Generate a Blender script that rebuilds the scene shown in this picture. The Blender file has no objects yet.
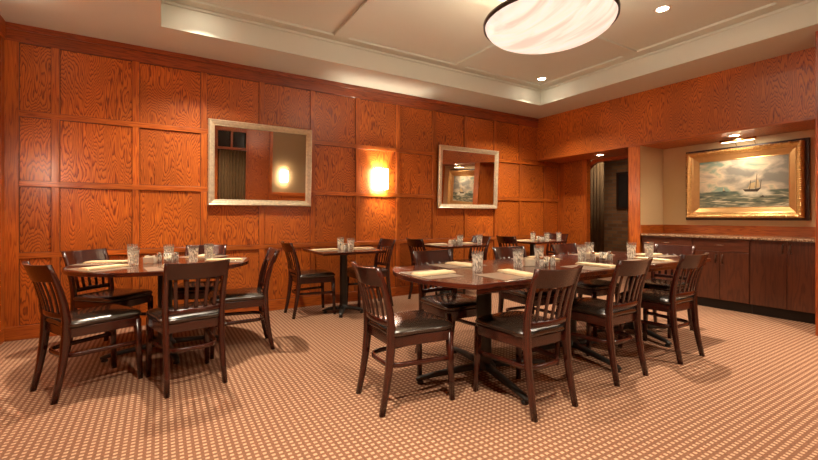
import bpy, math, random
from math import sin, cos, pi, radians as R
from mathutils import Vector, Matrix
random.seed(7)
SC = bpy.context.scene
COL = SC.collection
H_CAM = 1.15

# ------------------------------------------------------------------ materials
def newmat(name):
    m = bpy.data.materials.new(name); m.use_nodes = True
    nt = m.node_tree; b = nt.nodes['Principled BSDF']
    return m, nt, b
def N(nt, t, **kw):
    n = nt.nodes.new(t)
    for k, v in kw.items(): setattr(n, k, v)
    return n
def plain(name, col, rough=.5, metal=0, spec=.5, coat=0, noise=0, nscale=30, bump=0):
    m, nt, b = newmat(name)
    b.inputs['Base Color'].default_value = (*col, 1)
    b.inputs['Roughness'].default_value = rough
    b.inputs['Metallic'].default_value = metal
    b.inputs['Specular IOR Level'].default_value = spec
    b.inputs['Coat Weight'].default_value = coat
    tc = N(nt, 'ShaderNodeTexCoord')
    if noise:
        n = N(nt, 'ShaderNodeTexNoise'); n.inputs['Scale'].default_value = nscale; n.inputs['Detail'].default_value = 4
        nt.links.new(tc.outputs['Object'], n.inputs['Vector'])
        mx = N(nt, 'ShaderNodeMix', data_type='RGBA')
        mx.inputs[6].default_value = (*[c*(1-noise) for c in col], 1)
        mx.inputs[7].default_value = (*[min(1, c*(1+noise)) for c in col], 1)
        nt.links.new(n.outputs['Fac'], mx.inputs[0]); nt.links.new(mx.outputs[2], b.inputs['Base Color'])
    if bump:
        n2 = N(nt, 'ShaderNodeTexNoise'); n2.inputs['Scale'].default_value = nscale; n2.inputs['Detail'].default_value = 5
        nt.links.new(tc.outputs['Object'], n2.inputs['Vector'])
        bp = N(nt, 'ShaderNodeBump'); bp.inputs['Strength'].default_value = bump; bp.inputs['Distance'].default_value = .002
        nt.links.new(n2.outputs['Fac'], bp.inputs['Height']); nt.links.new(bp.outputs['Normal'], b.inputs['Normal'])
    return m
def wood(name, light, mid, dark, su, sv, rings, rough=.35, coat=.25, fibre=.35, line=.5, warp=.0, jag=0.0, cath=0.0, blot=.3):
    """UV in metres, v along the grain; contour lines of a stretched noise = cathedral grain"""
    m, nt, b = newmat(name); L = nt.links.new
    uv = N(nt, 'ShaderNodeUVMap'); uv.uv_map = 'UVMap'
    mp = N(nt, 'ShaderNodeMapping'); mp.inputs['Scale'].default_value = (su, sv, 1)
    L(uv.outputs[0], mp.inputs[0])
    n = N(nt, 'ShaderNodeTexNoise'); n.inputs['Scale'].default_value = 1; n.inputs['Detail'].default_value = 2; n.inputs['Roughness'].default_value = .4
    n.inputs['Distortion'].default_value = warp
    L(mp.outputs[0], n.inputs['Vector'])
    mpj = N(nt, 'ShaderNodeMapping'); mpj.inputs['Scale'].default_value = (su*9, sv*16, 1); L(uv.outputs[0], mpj.inputs[0])
    nj = N(nt, 'ShaderNodeTexNoise'); nj.inputs['Scale'].default_value = 1; nj.inputs['Detail'].default_value = 2; L(mpj.outputs[0], nj.inputs['Vector'])
    add = N(nt, 'ShaderNodeMath', operation='MULTIPLY_ADD'); add.inputs[1].default_value = jag; L(nj.outputs['Fac'], add.inputs[0]); L(n.outputs['Fac'], add.inputs[2])
    if cath:
        su_ = N(nt, 'ShaderNodeSeparateXYZ'); L(uv.outputs[0], su_.inputs[0])
        c1 = N(nt, 'ShaderNodeMath', operation='MULTIPLY_ADD'); c1.inputs[1].default_value = cath; L(su_.outputs[1], c1.inputs[0]); L(add.outputs[0], c1.inputs[2])
        mpb = N(nt, 'ShaderNodeMapping'); mpb.inputs['Scale'].default_value = (su*1.1, 1.9, 1); L(uv.outputs[0], mpb.inputs[0])
        nb = N(nt, 'ShaderNodeTexNoise'); nb.inputs['Scale'].default_value = 1; nb.inputs['Detail'].default_value = 1; L(mpb.outputs[0], nb.inputs['Vector'])
        c2 = N(nt, 'ShaderNodeMath', operation='MULTIPLY_ADD'); c2.inputs[1].default_value = blot; L(nb.outputs['Fac'], c2.inputs[0]); L(c1.outputs[0], c2.inputs[2])
        add = c2
    mul = N(nt, 'ShaderNodeMath', operation='MULTIPLY'); mul.inputs[1].default_value = rings; L(add.outputs[0], mul.inputs[0])
    fr = N(nt, 'ShaderNodeMath', operation='FRACT'); L(mul.outputs[0], fr.inputs[0])
    rp = N(nt, 'ShaderNodeValToRGB'); e = rp.color_ramp.elements
    e[0].position = 0; e[0].color = (*dark, 1)
    e[1].position = line*.45; e[1].color = (*mid, 1)
    a = e.new(line); a.color = (*light, 1)
    a = e.new(.85); a.color = (*light, 1)
    a = e.new(1.0); a.color = (*dark, 1)
    L(fr.outputs[0], rp.inputs[0])
    mp2 = N(nt, 'ShaderNodeMapping'); mp2.inputs['Scale'].default_value = (330, 9, 1); L(uv.outputs[0], mp2.inputs[0])
    n2 = N(nt, 'ShaderNodeTexNoise'); n2.inputs['Scale'].default_value = 1; n2.inputs['Detail'].default_value = 3; L(mp2.outputs[0], n2.inputs['Vector'])
    mr = N(nt, 'ShaderNodeMapRange'); mr.inputs['From Min'].default_value = .3; mr.inputs['From Max'].default_value = .7
    mr.inputs['To Min'].default_value = 1-fibre; mr.inputs['To Max'].default_value = 1+fibre*.35; L(n2.outputs['Fac'], mr.inputs[0])
    n3 = N(nt, 'ShaderNodeTexNoise'); n3.inputs['Scale'].default_value = 1.1; n3.inputs['Detail'].default_value = 1; L(uv.outputs[0], n3.inputs['Vector'])
    mr3 = N(nt, 'ShaderNodeMapRange'); mr3.inputs['From Min'].default_value = .3; mr3.inputs['From Max'].default_value = .7
    mr3.inputs['To Min'].default_value = .76; mr3.inputs['To Max'].default_value = 1.16; L(n3.outputs['Fac'], mr3.inputs[0])
    mm = N(nt, 'ShaderNodeMath', operation='MULTIPLY'); L(mr.outputs[0], mm.inputs[0]); L(mr3.outputs[0], mm.inputs[1])
    vm = N(nt, 'ShaderNodeVectorMath', operation='SCALE'); L(rp.outputs[0], vm.inputs[0]); L(mm.outputs[0], vm.inputs['Scale'])
    L(vm.outputs[0], b.inputs['Base Color'])
    b.inputs['Roughness'].default_value = rough; b.inputs['Coat Weight'].default_value = coat; b.inputs['Coat Roughness'].default_value = .2
    return m
OAKL, OAKM, OAKD = (.60, .150, .016), (.45, .090, .009), (.17, .022, .003)
M = {}
M['oak_panel'] = wood('oak_plywood', OAKL, OAKM, OAKD, 4.6, .22, 30, rough=.38, coat=.14, jag=.08, line=.5, cath=.42, blot=.6)
M['oak_panel_fine'] = wood('oak_plywood_fine', OAKL, OAKM, OAKD, 7, .4, 24, cath=.6, blot=.5, rough=.38, coat=.12, jag=.06, line=.4)
M['oak_trim'] = wood('oak_trim', (.53, .130, .015), (.44, .094, .010), (.30, .052, .006), 22, 1.1, 9, rough=.36, coat=.18, fibre=.3)
M['oak_dark'] = wood('oak_trim_dark', (.33, .065, .012), (.27, .048, .009), (.18, .028, .005), 22, 1.1, 9, rough=.33, coat=.3, fibre=.3)
M['oak_quirk'] = plain('dark_stained_quirk', (.075, .010, .003), rough=.5)  # dark colour painted in for the shade in the panel edge gaps
M['cherry'] = wood('cabinet_wood', (.10, .026, .010), (.08, .020, .008), (.062, .015, .006), 16, 1.6, 6, rough=.3, coat=.25, fibre=.25)
M['mahogany'] = wood('chair_mahogany', (.052, .008, .0035), (.038, .006, .0028), (.022, .0035, .002), 40, 2, 6, rough=.25, coat=.5, fibre=.2)
M['table_wood'] = wood('table_mahogany', (.085, .017, .008), (.062, .012, .006), (.038, .008, .004), 16, 1.2, 10, rough=.16, coat=.6, fibre=.2)
M['vinyl'] = plain('brown_vinyl', (.017, .010, .006), rough=.27, spec=1.0, coat=.3, noise=.2, nscale=9, bump=.25)
M['iron'] = plain('black_iron', (.025, .022, .018), rough=.42, metal=.3, noise=.2)
M['ceiling'] = plain('ceiling_paint', (.595, .61, .53), rough=.55, noise=.02, nscale=5)
M['beige'] = plain('beige_paint', (.66, .49, .27), rough=.6, noise=.03, nscale=6)
M['tan'] = plain('tan_paint', (.26, .17, .085), rough=.6, noise=.03, nscale=6)  # beige wall paint with the dim light there darkened into its colour
M['silver_gold'] = plain('champagne_leaf', (.78, .66, .48), rough=.3, metal=.6, noise=.35, nscale=38, bump=.3)
M['gilt'] = plain('gilt', (.66, .38, .13), rough=.32, metal=.55, noise=.45, nscale=45, bump=.9)
M['gilt_flat'] = plain('gilt_liner', (.62, .36, .14), rough=.32, metal=.7, noise=.12, nscale=20)
M['dark_frame'] = plain('dark_shadow_box', (.045, .016, .008), rough=.4)
M['brass'] = plain('brass', (.55, .36, .14), rough=.25, metal=1)
M['bronze'] = plain('bronze', (.05, .028, .016), rough=.35, metal=.6)
M['steel'] = plain('cutlery_steel', (.65, .62, .57), rough=.18, metal=1)
M['mirror'] = plain('mirror_silver', (.80, .78, .74), rough=.01, metal=1)
M['napkin'] = plain('cream_linen', (.72, .58, .36), rough=.85, noise=.06, nscale=60, bump=.2)
M['placemat'] = plain('taupe_placemat', (.27, .20, .145), rough=.28, noise=.12, nscale=120)
M['ceramic'] = plain('white_ceramic', (.78, .70, .55), rough=.2, coat=.4)
M['paper'] = plain('sugar_paper', (.80, .72, .55), rough=.8, noise=.15, nscale=90)
M['salt'] = plain('salt', (.85, .80, .68), rough=.9)
M['pepper'] = plain('pepper', (.22, .15, .09), rough=.9, noise=.5, nscale=400)
M['chrome'] = plain('chrome', (.75, .72, .66), rough=.12, metal=1)
M['white_trim'] = plain('white_can_trim', (.72, .65, .54), rough=.4)
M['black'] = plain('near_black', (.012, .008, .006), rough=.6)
M['curtain'] = plain('brown_curtain', (.13, .072, .026), rough=.85, noise=.25, nscale=12)
M['curtain_dark'] = plain('dark_curtain', (.035, .016, .009), rough=.9, noise=.25, nscale=12)
M['darkglass'] = plain('dark_glazing', (.02, .012, .008), rough=.12)
M['wax'] = plain('candle_wax', (.85, .72, .48), rough=.5)

def emis(name, col, s):
    m, nt, b = newmat(name)
    b.inputs['Base Color'].default_value = (*col, 1)
    b.inputs['Emission Color'].default_value = (*col, 1); b.inputs['Emission Strength'].default_value = s
    return m
M['lens'] = emis('lamp_lens', (1, .86, .66), 22)
M['bulb'] = emis('bulb', (1, .86, .66), 4)
M['sconce_glass'] = emis('sconce_glass', (1, .88, .68), 12)
M['flame'] = emis('flame', (1, .62, .22), 14)
def glass(name, col=(1, 1, 1), rough=.0, glint=.5):  # white noise flecks mixed into the glass imitate bright reflections and sparkle
    m, nt, b = newmat(name)
    b.inputs['Base Color'].default_value = (*col, 1); b.inputs['Transmission Weight'].default_value = 1
    b.inputs['Roughness'].default_value = rough; b.inputs['IOR'].default_value = 1.45
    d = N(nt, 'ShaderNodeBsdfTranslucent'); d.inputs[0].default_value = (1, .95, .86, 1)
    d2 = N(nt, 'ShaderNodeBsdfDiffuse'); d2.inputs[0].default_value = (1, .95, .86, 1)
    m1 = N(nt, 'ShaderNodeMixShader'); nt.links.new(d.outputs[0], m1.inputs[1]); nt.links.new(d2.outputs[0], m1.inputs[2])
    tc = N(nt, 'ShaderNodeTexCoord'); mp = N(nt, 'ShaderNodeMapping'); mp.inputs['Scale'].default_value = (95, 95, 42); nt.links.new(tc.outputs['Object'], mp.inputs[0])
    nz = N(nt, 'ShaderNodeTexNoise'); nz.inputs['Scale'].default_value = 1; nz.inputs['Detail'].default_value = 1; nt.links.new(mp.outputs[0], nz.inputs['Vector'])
    mr = N(nt, 'ShaderNodeMapRange'); mr.inputs[1].default_value = .40; mr.inputs[2].default_value = .56; mr.inputs[3].default_value = glint*.25; mr.inputs[4].default_value = glint*2.3
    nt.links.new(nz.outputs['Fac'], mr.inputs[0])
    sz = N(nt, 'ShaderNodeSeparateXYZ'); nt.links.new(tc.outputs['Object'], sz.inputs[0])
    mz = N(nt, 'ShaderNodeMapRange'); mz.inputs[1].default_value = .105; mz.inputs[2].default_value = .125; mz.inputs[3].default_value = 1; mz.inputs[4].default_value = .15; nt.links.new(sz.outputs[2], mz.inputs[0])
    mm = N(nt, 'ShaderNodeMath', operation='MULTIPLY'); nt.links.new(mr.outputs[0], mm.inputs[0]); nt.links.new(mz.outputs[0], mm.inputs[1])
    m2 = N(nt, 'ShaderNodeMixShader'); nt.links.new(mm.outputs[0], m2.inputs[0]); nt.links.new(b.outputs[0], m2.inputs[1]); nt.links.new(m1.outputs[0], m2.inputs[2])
    nt.links.new(m2.outputs[0], nt.nodes['Material Output'].inputs[0])
    return m
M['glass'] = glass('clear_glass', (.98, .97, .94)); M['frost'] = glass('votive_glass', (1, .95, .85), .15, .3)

def alabaster():
    m, nt, b = newmat('alabaster'); L = nt.links.new
    tc = N(nt, 'ShaderNodeTexCoord'); mp = N(nt, 'ShaderNodeMapping')
    mp.inputs['Rotation'].default_value = (0, 0, R(35)); mp.inputs['Scale'].default_value = (9, 1.6, 2)
    L(tc.outputs['Object'], mp.inputs[0])
    n = N(nt, 'ShaderNodeTexNoise'); n.inputs['Scale'].default_value = 1.3; n.inputs['Detail'].default_value = 6; n.inputs['Distortion'].default_value = .8
    L(mp.outputs[0], n.inputs['Vector'])
    rp = N(nt, 'ShaderNodeValToRGB'); e = rp.color_ramp.elements
    e[0].position = .32; e[0].color = (.80, .62, .50, 1); e[1].position = .62; e[1].color = (1, .87, .75, 1)
    L(n.outputs['Fac'], rp.inputs[0]); L(rp.outputs[0], b.inputs['Base Color']); L(rp.outputs[0], b.inputs['Emission Color'])
    b.inputs['Emission Strength'].default_value = .26; b.inputs['Roughness'].default_value = .3
    return m
M['alabaster'] = alabaster()

def carpet():
    m, nt, b = newmat('woven_carpet'); L = nt.links.new
    tc = N(nt, 'ShaderNodeTexCoord'); sp = N(nt, 'ShaderNodeSeparateXYZ'); L(tc.outputs['Object'], sp.inputs[0])
    def mth(op, a, bb=None, c=None):
        n = N(nt, 'ShaderNodeMath', operation=op)
        for i, v in enumerate((a, bb, c)):
            if v is None: continue
            if hasattr(v, 'links'): L(v, n.inputs[i])
            else: n.inputs[i].default_value = v
        return n.outputs[0]
    PX, PY = .0345, .0340
    u = mth('DIVIDE', sp.outputs['X'], PX); cu = mth('FLOOR', u); fu = mth('FRACT', u)
    odd = 0.0
    v = mth('ADD', mth('DIVIDE', sp.outputs['Y'], PY), odd); fv = mth('FRACT', v)
    du = mth('ABSOLUTE', mth('SUBTRACT', fu, .5)); dv = mth('ABSOLUTE', mth('SUBTRACT', fv, .5))
    def ss(x, a, c):
        n = N(nt, 'ShaderNodeMapRange', interpolation_type='SMOOTHSTEP'); L(x, n.inputs[0])
        n.inputs[1].default_value = a; n.inputs[2].default_value = c; n.inputs[3].default_value = 1; n.inputs[4].default_value = 0
        return n.outputs[0]
    dot = mth('MULTIPLY', ss(du, .20, .34), ss(dv, .16, .32))
    nz = N(nt, 'ShaderNodeTexNoise'); nz.inputs['Scale'].default_value = 260; nz.inputs['Detail'].default_value = 3; L(tc.outputs['Object'], nz.inputs['Vector'])
    dot2 = mth('MULTIPLY', dot, mth('ADD', mth('MULTIPLY', nz.outputs['Fac'], .8), .55))
    mx = N(nt, 'ShaderNodeMix', data_type='RGBA'); mx.inputs[6].default_value = (.195, .090, .051, 1); mx.inputs[7].default_value = (.51, .315, .197, 1)
    L(dot2, mx.inputs[0])
    lo = N(nt, 'ShaderNodeTexNoise'); lo.inputs['Scale'].default_value = 90; lo.inputs['Detail'].default_value = 4; L(tc.outputs['Object'], lo.inputs['Vector'])
    mr = N(nt, 'ShaderNodeMapRange'); mr.inputs[1].default_value = .3; mr.inputs[2].default_value = .7; mr.inputs[3].default_value = .72; mr.inputs[4].default_value = 1.2; L(lo.outputs['Fac'], mr.inputs[0])
    vm = N(nt, 'ShaderNodeVectorMath', operation='SCALE'); L(mx.outputs[2], vm.inputs[0]); L(mr.outputs[0], vm.inputs['Scale'])
    L(vm.outputs[0], b.inputs['Base Color']); b.inputs['Roughness'].default_value = .95; b.inputs['Specular IOR Level'].default_value = .15
    bp = N(nt, 'ShaderNodeBump'); bp.inputs['Strength'].default_value = .5; bp.inputs['Distance'].default_value = .004
    L(dot2, bp.inputs['Height']); L(bp.outputs['Normal'], b.inputs['Normal'])
    return m
M['carpet'] = carpet()

def brick():
    m, nt, b = newmat('old_brick'); L = nt.links.new
    uv = N(nt, 'ShaderNodeUVMap'); uv.uv_map = 'UVMap'
    t = N(nt, 'ShaderNodeTexBrick'); t.inputs['Color1'].default_value = (.34, .15, .055, 1); t.inputs['Color2'].default_value = (.20, .085, .035, 1)
    t.inputs['Mortar'].default_value = (.20, .14, .08, 1); t.inputs['Scale'].default_value = 1
    t.inputs['Brick Width'].default_value = .21; t.inputs['Row Height'].default_value = .072; t.inputs['Mortar Size'].default_value = .006
    L(uv.outputs[0], t.inputs['Vector']); L(t.outputs['Color'], b.inputs['Base Color']); b.inputs['Roughness'].default_value = .8
    bp = N(nt, 'ShaderNodeBump'); bp.invert = True; bp.inputs['Distance'].default_value = .008; L(t.outputs['Fac'], bp.inputs['Height']); L(bp.outputs['Normal'], b.inputs['Normal'])
    return m
M['brick'] = brick()

def granite():
    m, nt, b = newmat('granite'); L = nt.links.new
    tc = N(nt, 'ShaderNodeTexCoord'); v = N(nt, 'ShaderNodeTexVoronoi'); v.inputs['Scale'].default_value = 110; L(tc.outputs['Object'], v.inputs['Vector'])
    rp = N(nt, 'ShaderNodeValToRGB'); e = rp.color_ramp.elements
    e[0].position = .2; e[0].color = (.13, .06, .03, 1); e[1].position = .8; e[1].color = (.45, .30, .18, 1)
    sp = N(nt, 'ShaderNodeSeparateXYZ'); L(v.outputs['Color'], sp.inputs[0]); L(sp.outputs[0], rp.inputs[0])
    L(rp.outputs[0], b.inputs['Base Color']); b.inputs['Roughness'].default_value = .15
    return m
M['granite'] = granite()

def seascape():
    """UV 0..1 over the canvas"""
    m, nt, b = newmat('painted_seascape'); L = nt.links.new
    uv = N(nt, 'ShaderNodeUVMap'); uv.uv_map = 'UVMap'
    sp = N(nt, 'ShaderNodeSeparateXYZ'); L(uv.outputs[0], sp.inputs[0])
    def noise(sx, sy, sc, det, dist=0):
        mp = N(nt, 'ShaderNodeMapping'); mp.inputs['Scale'].default_value = (sx, sy, 1); L(uv.outputs[0], mp.inputs[0])
        n = N(nt, 'ShaderNodeTexNoise'); n.inputs['Scale'].default_value = sc; n.inputs['Detail'].default_value = det; n.inputs['Distortion'].default_value = dist
        L(mp.outputs[0], n.inputs['Vector']); return n.outputs['Fac']
    def ramp(f, stops):
        rp = N(nt, 'ShaderNodeValToRGB'); L(f, rp.inputs[0]); e = rp.color_ramp.elements
        e[0].position, e[0].color = stops[0][0], (*stops[0][1], 1); e[1].position, e[1].color = stops[-1][0], (*stops[-1][1], 1)
        for p, c in stops[1:-1]: a = e.new(p); a.color = (*c, 1)
        return rp.outputs[0]
    def mth(op, a, c):
        n = N(nt, 'ShaderNodeMath', operation=op)
        for i, v in enumerate((a, c)):
            if hasattr(v, 'links'): L(v, n.inputs[i])
            else: n.inputs[i].default_value = v
        return n.outputs[0]
    x, y = sp.outputs[0], sp.outputs[1]
    # sky: pale blue left, cream cloud band, grey right
    f = mth('ADD', mth('MULTIPLY', noise(2.2, 2.6, 1.6, 7, .4), 1.1), mth('MULTIPLY', x, .22))
    f = mth('SUBTRACT', f, mth('MULTIPLY', mth('ABSOLUTE', mth('SUBTRACT', mth('SUBTRACT', y, mth('MULTIPLY', x, .3)), .5), 0), .25))
    sky = ramp(f, [(.34, (.16, .27, .22)), (.44, (.28, .34, .25)), (.52, (.60, .48, .32)), (.60, (.42, .36, .27)), (.74, (.20, .19, .155))])
    g = mth('ADD', noise(4, 16, 1.5, 8, .8), mth('MULTIPLY', y, -.25))
    sea = ramp(g, [(.30, (.05, .07, .05)), (.42, (.13, .15, .10)), (.52, (.25, .24, .15)), (.62, (.62, .56, .40)), (.8, (.75, .7, .52))])
    hz = N(nt, 'ShaderNodeMapRange'); L(y, hz.inputs[0]); hz.inputs[1].default_value = .325; hz.inputs[2].default_value = .345
    mx = N(nt, 'ShaderNodeMix', data_type='RGBA'); L(hz.outputs[0], mx.inputs[0]); L(sea, mx.inputs[6]); L(sky, mx.inputs[7])
    # dark teal band at the horizon
    bd = N(nt, 'ShaderNodeMapRange'); L(mth('ABSOLUTE', mth('SUBTRACT', y, .30), 0), bd.inputs[0]); bd.inputs[1].default_value = .0; bd.inputs[2].default_value = .05; bd.inputs[3].default_value = .7; bd.inputs[4].default_value = 0
    m2 = N(nt, 'ShaderNodeMix', data_type='RGBA'); L(bd.outputs[0], m2.inputs[0]); L(mx.outputs[2], m2.inputs[6]); m2.inputs[7].default_value = (.045, .085, .07, 1)
    # foam burst round the ship
    dx = mth('SUBTRACT', x, .66); dy = mth('MULTIPLY', mth('SUBTRACT', y, .29), 2.2)
    d = mth('ADD', mth('MULTIPLY', dx, dx), mth('MULTIPLY', dy, dy))
    d = mth('ADD', d, mth('MULTIPLY', mth('SUBTRACT', noise(5, 5, 2, 6), .5), .09))
    fm = N(nt, 'ShaderNodeMapRange'); L(d, fm.inputs[0]); fm.inputs[1].default_value = .0; fm.inputs[2].default_value = .05; fm.inputs[3].default_value = .95; fm.inputs[4].default_value = 0
    m3 = N(nt, 'ShaderNodeMix', data_type='RGBA'); L(fm.outputs[0], m3.inputs[0]); L(m2.outputs[2], m3.inputs[6]); m3.inputs[7].default_value = (.70, .64, .48, 1)
    L(m3.outputs[2], b.inputs['Base Color']); b.inputs['Roughness'].default_value = .35
    return m
M['seascape'] = seascape()
M['paint_dark'] = plain('paint_dark', (.05, .035, .02), rough=.4)
M['paint_sail'] = plain('paint_sail', (.50, .36, .18), rough=.4)
M['dark_art'] = plain('dark_painting', (.03, .02, .015), rough=.4, noise=.4, nscale=8)

# ------------------------------------------------------------------ mesh builder
class MB:
    def __init__(s): s.v = []; s.f = []; s.uv = []; s.sm = []; s.mi = []
    def add(s, verts, faces, uvs=None, smooth=False, mi=0, mat=None):
        o = len(s.v)
        s.v += [tuple(mat @ Vector(p)) if mat is not None else tuple(p) for p in verts]
        for i, f in enumerate(faces):
            s.f.append([o + k for k in f]); s.sm.append(smooth); s.mi.append(mi)
            s.uv.append(uvs[i] if uvs else [(verts[k][0], verts[k][2]) for k in f])
    def box(s, x0, x1, y0, y1, z0, z1, grain='z', mi=0, off=None, mat=None):
        if off is None: off = (random.uniform(0, 60), random.uniform(0, 60))
        v = [(x0, y0, z0), (x1, y0, z0), (x1, y1, z0), (x0, y1, z0), (x0, y0, z1), (x1, y0, z1), (x1, y1, z1), (x0, y1, z1)]
        fs = [((0, 3, 2, 1), 'z'), ((4, 5, 6, 7), 'z'), ((0, 1, 5, 4), 'y'), ((2, 3, 7, 6), 'y'), ((1, 2, 6, 5), 'x'), ((3, 0, 4, 7), 'x')]
        ax = {'x': 0, 'y': 1, 'z': 2}; uvs = []
        for f, n in fs:
            pl = [a for a in 'xyz' if a != n]
            g = grain if grain in pl else pl[1]
            c = [a for a in pl if a != g][0]
            uvs.append([(v[k][ax[c]] + off[0], v[k][ax[g]] + off[1]) for k in f])
        s.add(v, [f for f, _ in fs], uvs, False, mi, mat)
    def sweep(s, pts, secs, up=(0, 0, 1), closed=False, n=None, smooth=True, caps=True, mi=0, mat=None, fixed=None):
        """pts path; secs list (w,h) per point, rounded-rect section; fixed=(A,B) constant section axes"""
        pts = [Vector(p) for p in pts]; m = len(pts); up = Vector(up)
        prof = []
        q = .62
        for (a, b_) in ((1, -q), (1, q), (q, 1), (-q, 1), (-1, q), (-1, -q), (-q, -1), (q, -1)): prof.append((a/2, b_/2))
        if n:
            prof = [(cos(2*pi*k/n)/2, sin(2*pi*k/n)/2) for k in range(n)]
        k = len(prof); verts = []; ln = [0]
        for i in range(1, m): ln.append(ln[-1] + (pts[i]-pts[i-1]).length)
        for i in range(m):
            if fixed: A, B = Vector(fixed[0]), Vector(fixed[1])
            else:
                if closed: t = pts[(i+1) % m] - pts[i-1]
                else: t = pts[min(i+1, m-1)] - pts[max(i-1, 0)]
                t.normalize(); A = t.cross(up)
                if A.length < 1e-4: A = t.cross(Vector((0, 1, 0)))
                A.normalize(); B = A.cross(t).normalized()
            w, h = secs[i] if isinstance(secs, list) else secs
            for a, b_ in prof: verts.append(pts[i] + A*(a*w) + B*(b_*h))
        off = (random.uniform(0, 60), random.uniform(0, 60)); faces = []; uvs = []
        for i in range(m if closed else m-1):
            j = (i+1) % m
            for c in range(k):
                d = (c+1) % k
                faces.append((i*k+c, i*k+d, j*k+d, j*k+c))
                u0, u1 = c*.012 + off[0], (c+1)*.012 + off[0]; v0 = ln[i] + off[1]; v1 = (ln[i+1] if i+1 < m else ln[i]+.02) + off[1]
                uvs.append([(u0, v0), (u1, v0), (u1, v1), (u0, v1)])
        if caps and not closed:
            faces.append(tuple(range(k-1, -1, -1))); uvs.append([(off[0]+prof[c][0]*.03, off[1]+prof[c][1]*.03) for c in range(k-1, -1, -1)])
            faces.append(tuple((m-1)*k+c for c in range(k))); uvs.append([(off[0]+prof[c][0]*.03, off[1]+prof[c][1]*.03) for c in range(k)])
        s.add(verts, faces, uvs, smooth, mi, mat)
    def lathe(s, prof, n=24, c=(0, 0, 0), smooth=True, mi=0, mat=None, rot=0, arc=None, closed=False):
        verts = []; faces = []; uvs = []
        m = len(prof)
        for (r, z) in prof:
            for k in range(n):
                a = 2*pi*k/n + rot
                verts.append((c[0]+r*cos(a), c[1]+r*sin(a), c[2]+z))
        for i in range(m if closed else m-1):
            j = (i+1) % m
            for k in range(n):
                d = (k+1) % n
                faces.append((i*n+k, i*n+d, j*n+d, j*n+k)); uvs.append([(k*.02, i*.02), (k*.02+.02, i*.02), (k*.02+.02, i*.02+.02), (k*.02, i*.02+.02)])
        if not closed:
            if prof[0][0] > 1e-6: faces.append(tuple(range(n-1, -1, -1))); uvs.append([(0, 0)]*n)
            if prof[-1][0] > 1e-6: faces.append(tuple((m-1)*n+k for k in range(n))); uvs.append([(0, 0)]*n)
        s.add(verts, faces, uvs, smooth, mi, mat)
    def prism(s, poly, z0, z1, mi=0, mat=None, grain='x', smooth=False):
        n = len(poly); off = (random.uniform(0, 60), random.uniform(0, 60))
        v = [(x, y, z0) for x, y in poly] + [(x, y, z1) for x, y in poly]
        def uv(x, y): return (y+off[0], x+off[1]) if grain == 'x' else (x+off[0], y+off[1])
        faces = [tuple(range(n-1, -1, -1)), tuple(range(n, 2*n))]
        uvs = [[uv(*poly[k]) for k in range(n-1, -1, -1)], [uv(*poly[k]) for k in range(n)]]
        L = 0
        for k in range(n):
            d = (k+1) % n; l = math.hypot(poly[d][0]-poly[k][0], poly[d][1]-poly[k][1])
            faces.append((k, d, n+d, n+k)); uvs.append([(z0+off[0], L+off[1]), (z0+off[0], L+l+off[1]), (z1+off[0], L+l+off[1]), (z1+off[0], L+off[1])]); L += l
        s.add(v, faces, uvs, smooth, mi, mat)
    def build(s, name, mats, parent=None, bevel=0, seg=2, angle=35, loc=None, auto=None):
        me = bpy.data.meshes.new(name); me.from_pydata(s.v, [], s.f)
        ul = me.uv_layers.new(name='UVMap'); flat = []
        for f in s.uv:
            for c in f: flat += [c[0], c[1]]
        ul.data.foreach_set('uv', flat)
        for m in (mats if isinstance(mats, (list, tuple)) else [mats]): me.materials.append(M[m] if isinstance(m, str) else m)
        me.polygons.foreach_set('use_smooth', s.sm); me.polygons.foreach_set('material_index', s.mi)
        me.update(); me.validate()
        o = bpy.data.objects.new(name, me); COL.objects.link(o)
        if parent: o.parent = parent
        if loc: o.location = loc
        if bevel:
            b = o.modifiers.new('bevel', 'BEVEL'); b.width = bevel; b.segments = seg; b.limit_method = 'ANGLE'; b.angle_limit = R(angle)
            b.harden_normals = False
            for p in me.polygons: p.use_smooth = True
            w = o.modifiers.new('wn', 'WEIGHTED_NORMAL'); w.keep_sharp = False
        return o
def tag(o, label, cat=None, group=None):
    o['label'] = label
    if cat: o['category'] = cat
    if group: o['group'] = group
    return o
def thing(name, label, cat, loc=(0, 0, 0), rz=0, group=None):
    o = bpy.data.objects.new(name, None); COL.objects.link(o); o.empty_display_size = .1
    o.location = loc; o.rotation_euler = (0, 0, rz); return tag(o, label, cat, group)
def struct(o): o['kind'] = 'structure'; return o
def copy_tree(o, parent=None):
    c = o.copy(); COL.objects.link(c)
    if parent: c.parent = parent
    for ch in [x for x in o.children]: copy_tree(ch, c)
    return c

# ------------------------------------------------------------------ room
XL, YB, YN, XH, XR = -1.25, 5.16, -.85, 5.9, 6.53     # left wall, back wall, near wall, header plane, recess wall
ZS, ZT, ZP, ZH = 2.95, 3.20, 3.225, 2.18              # soffit, tray, tray panels, header underside
Y0 = 1.32; XN = 5.44                                   # near partition
b = MB(); b.box(XL-.1, 8.5, YN-.1, 7.0, -.1, 0); struct(b.build('floor', 'carpet'))

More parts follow.
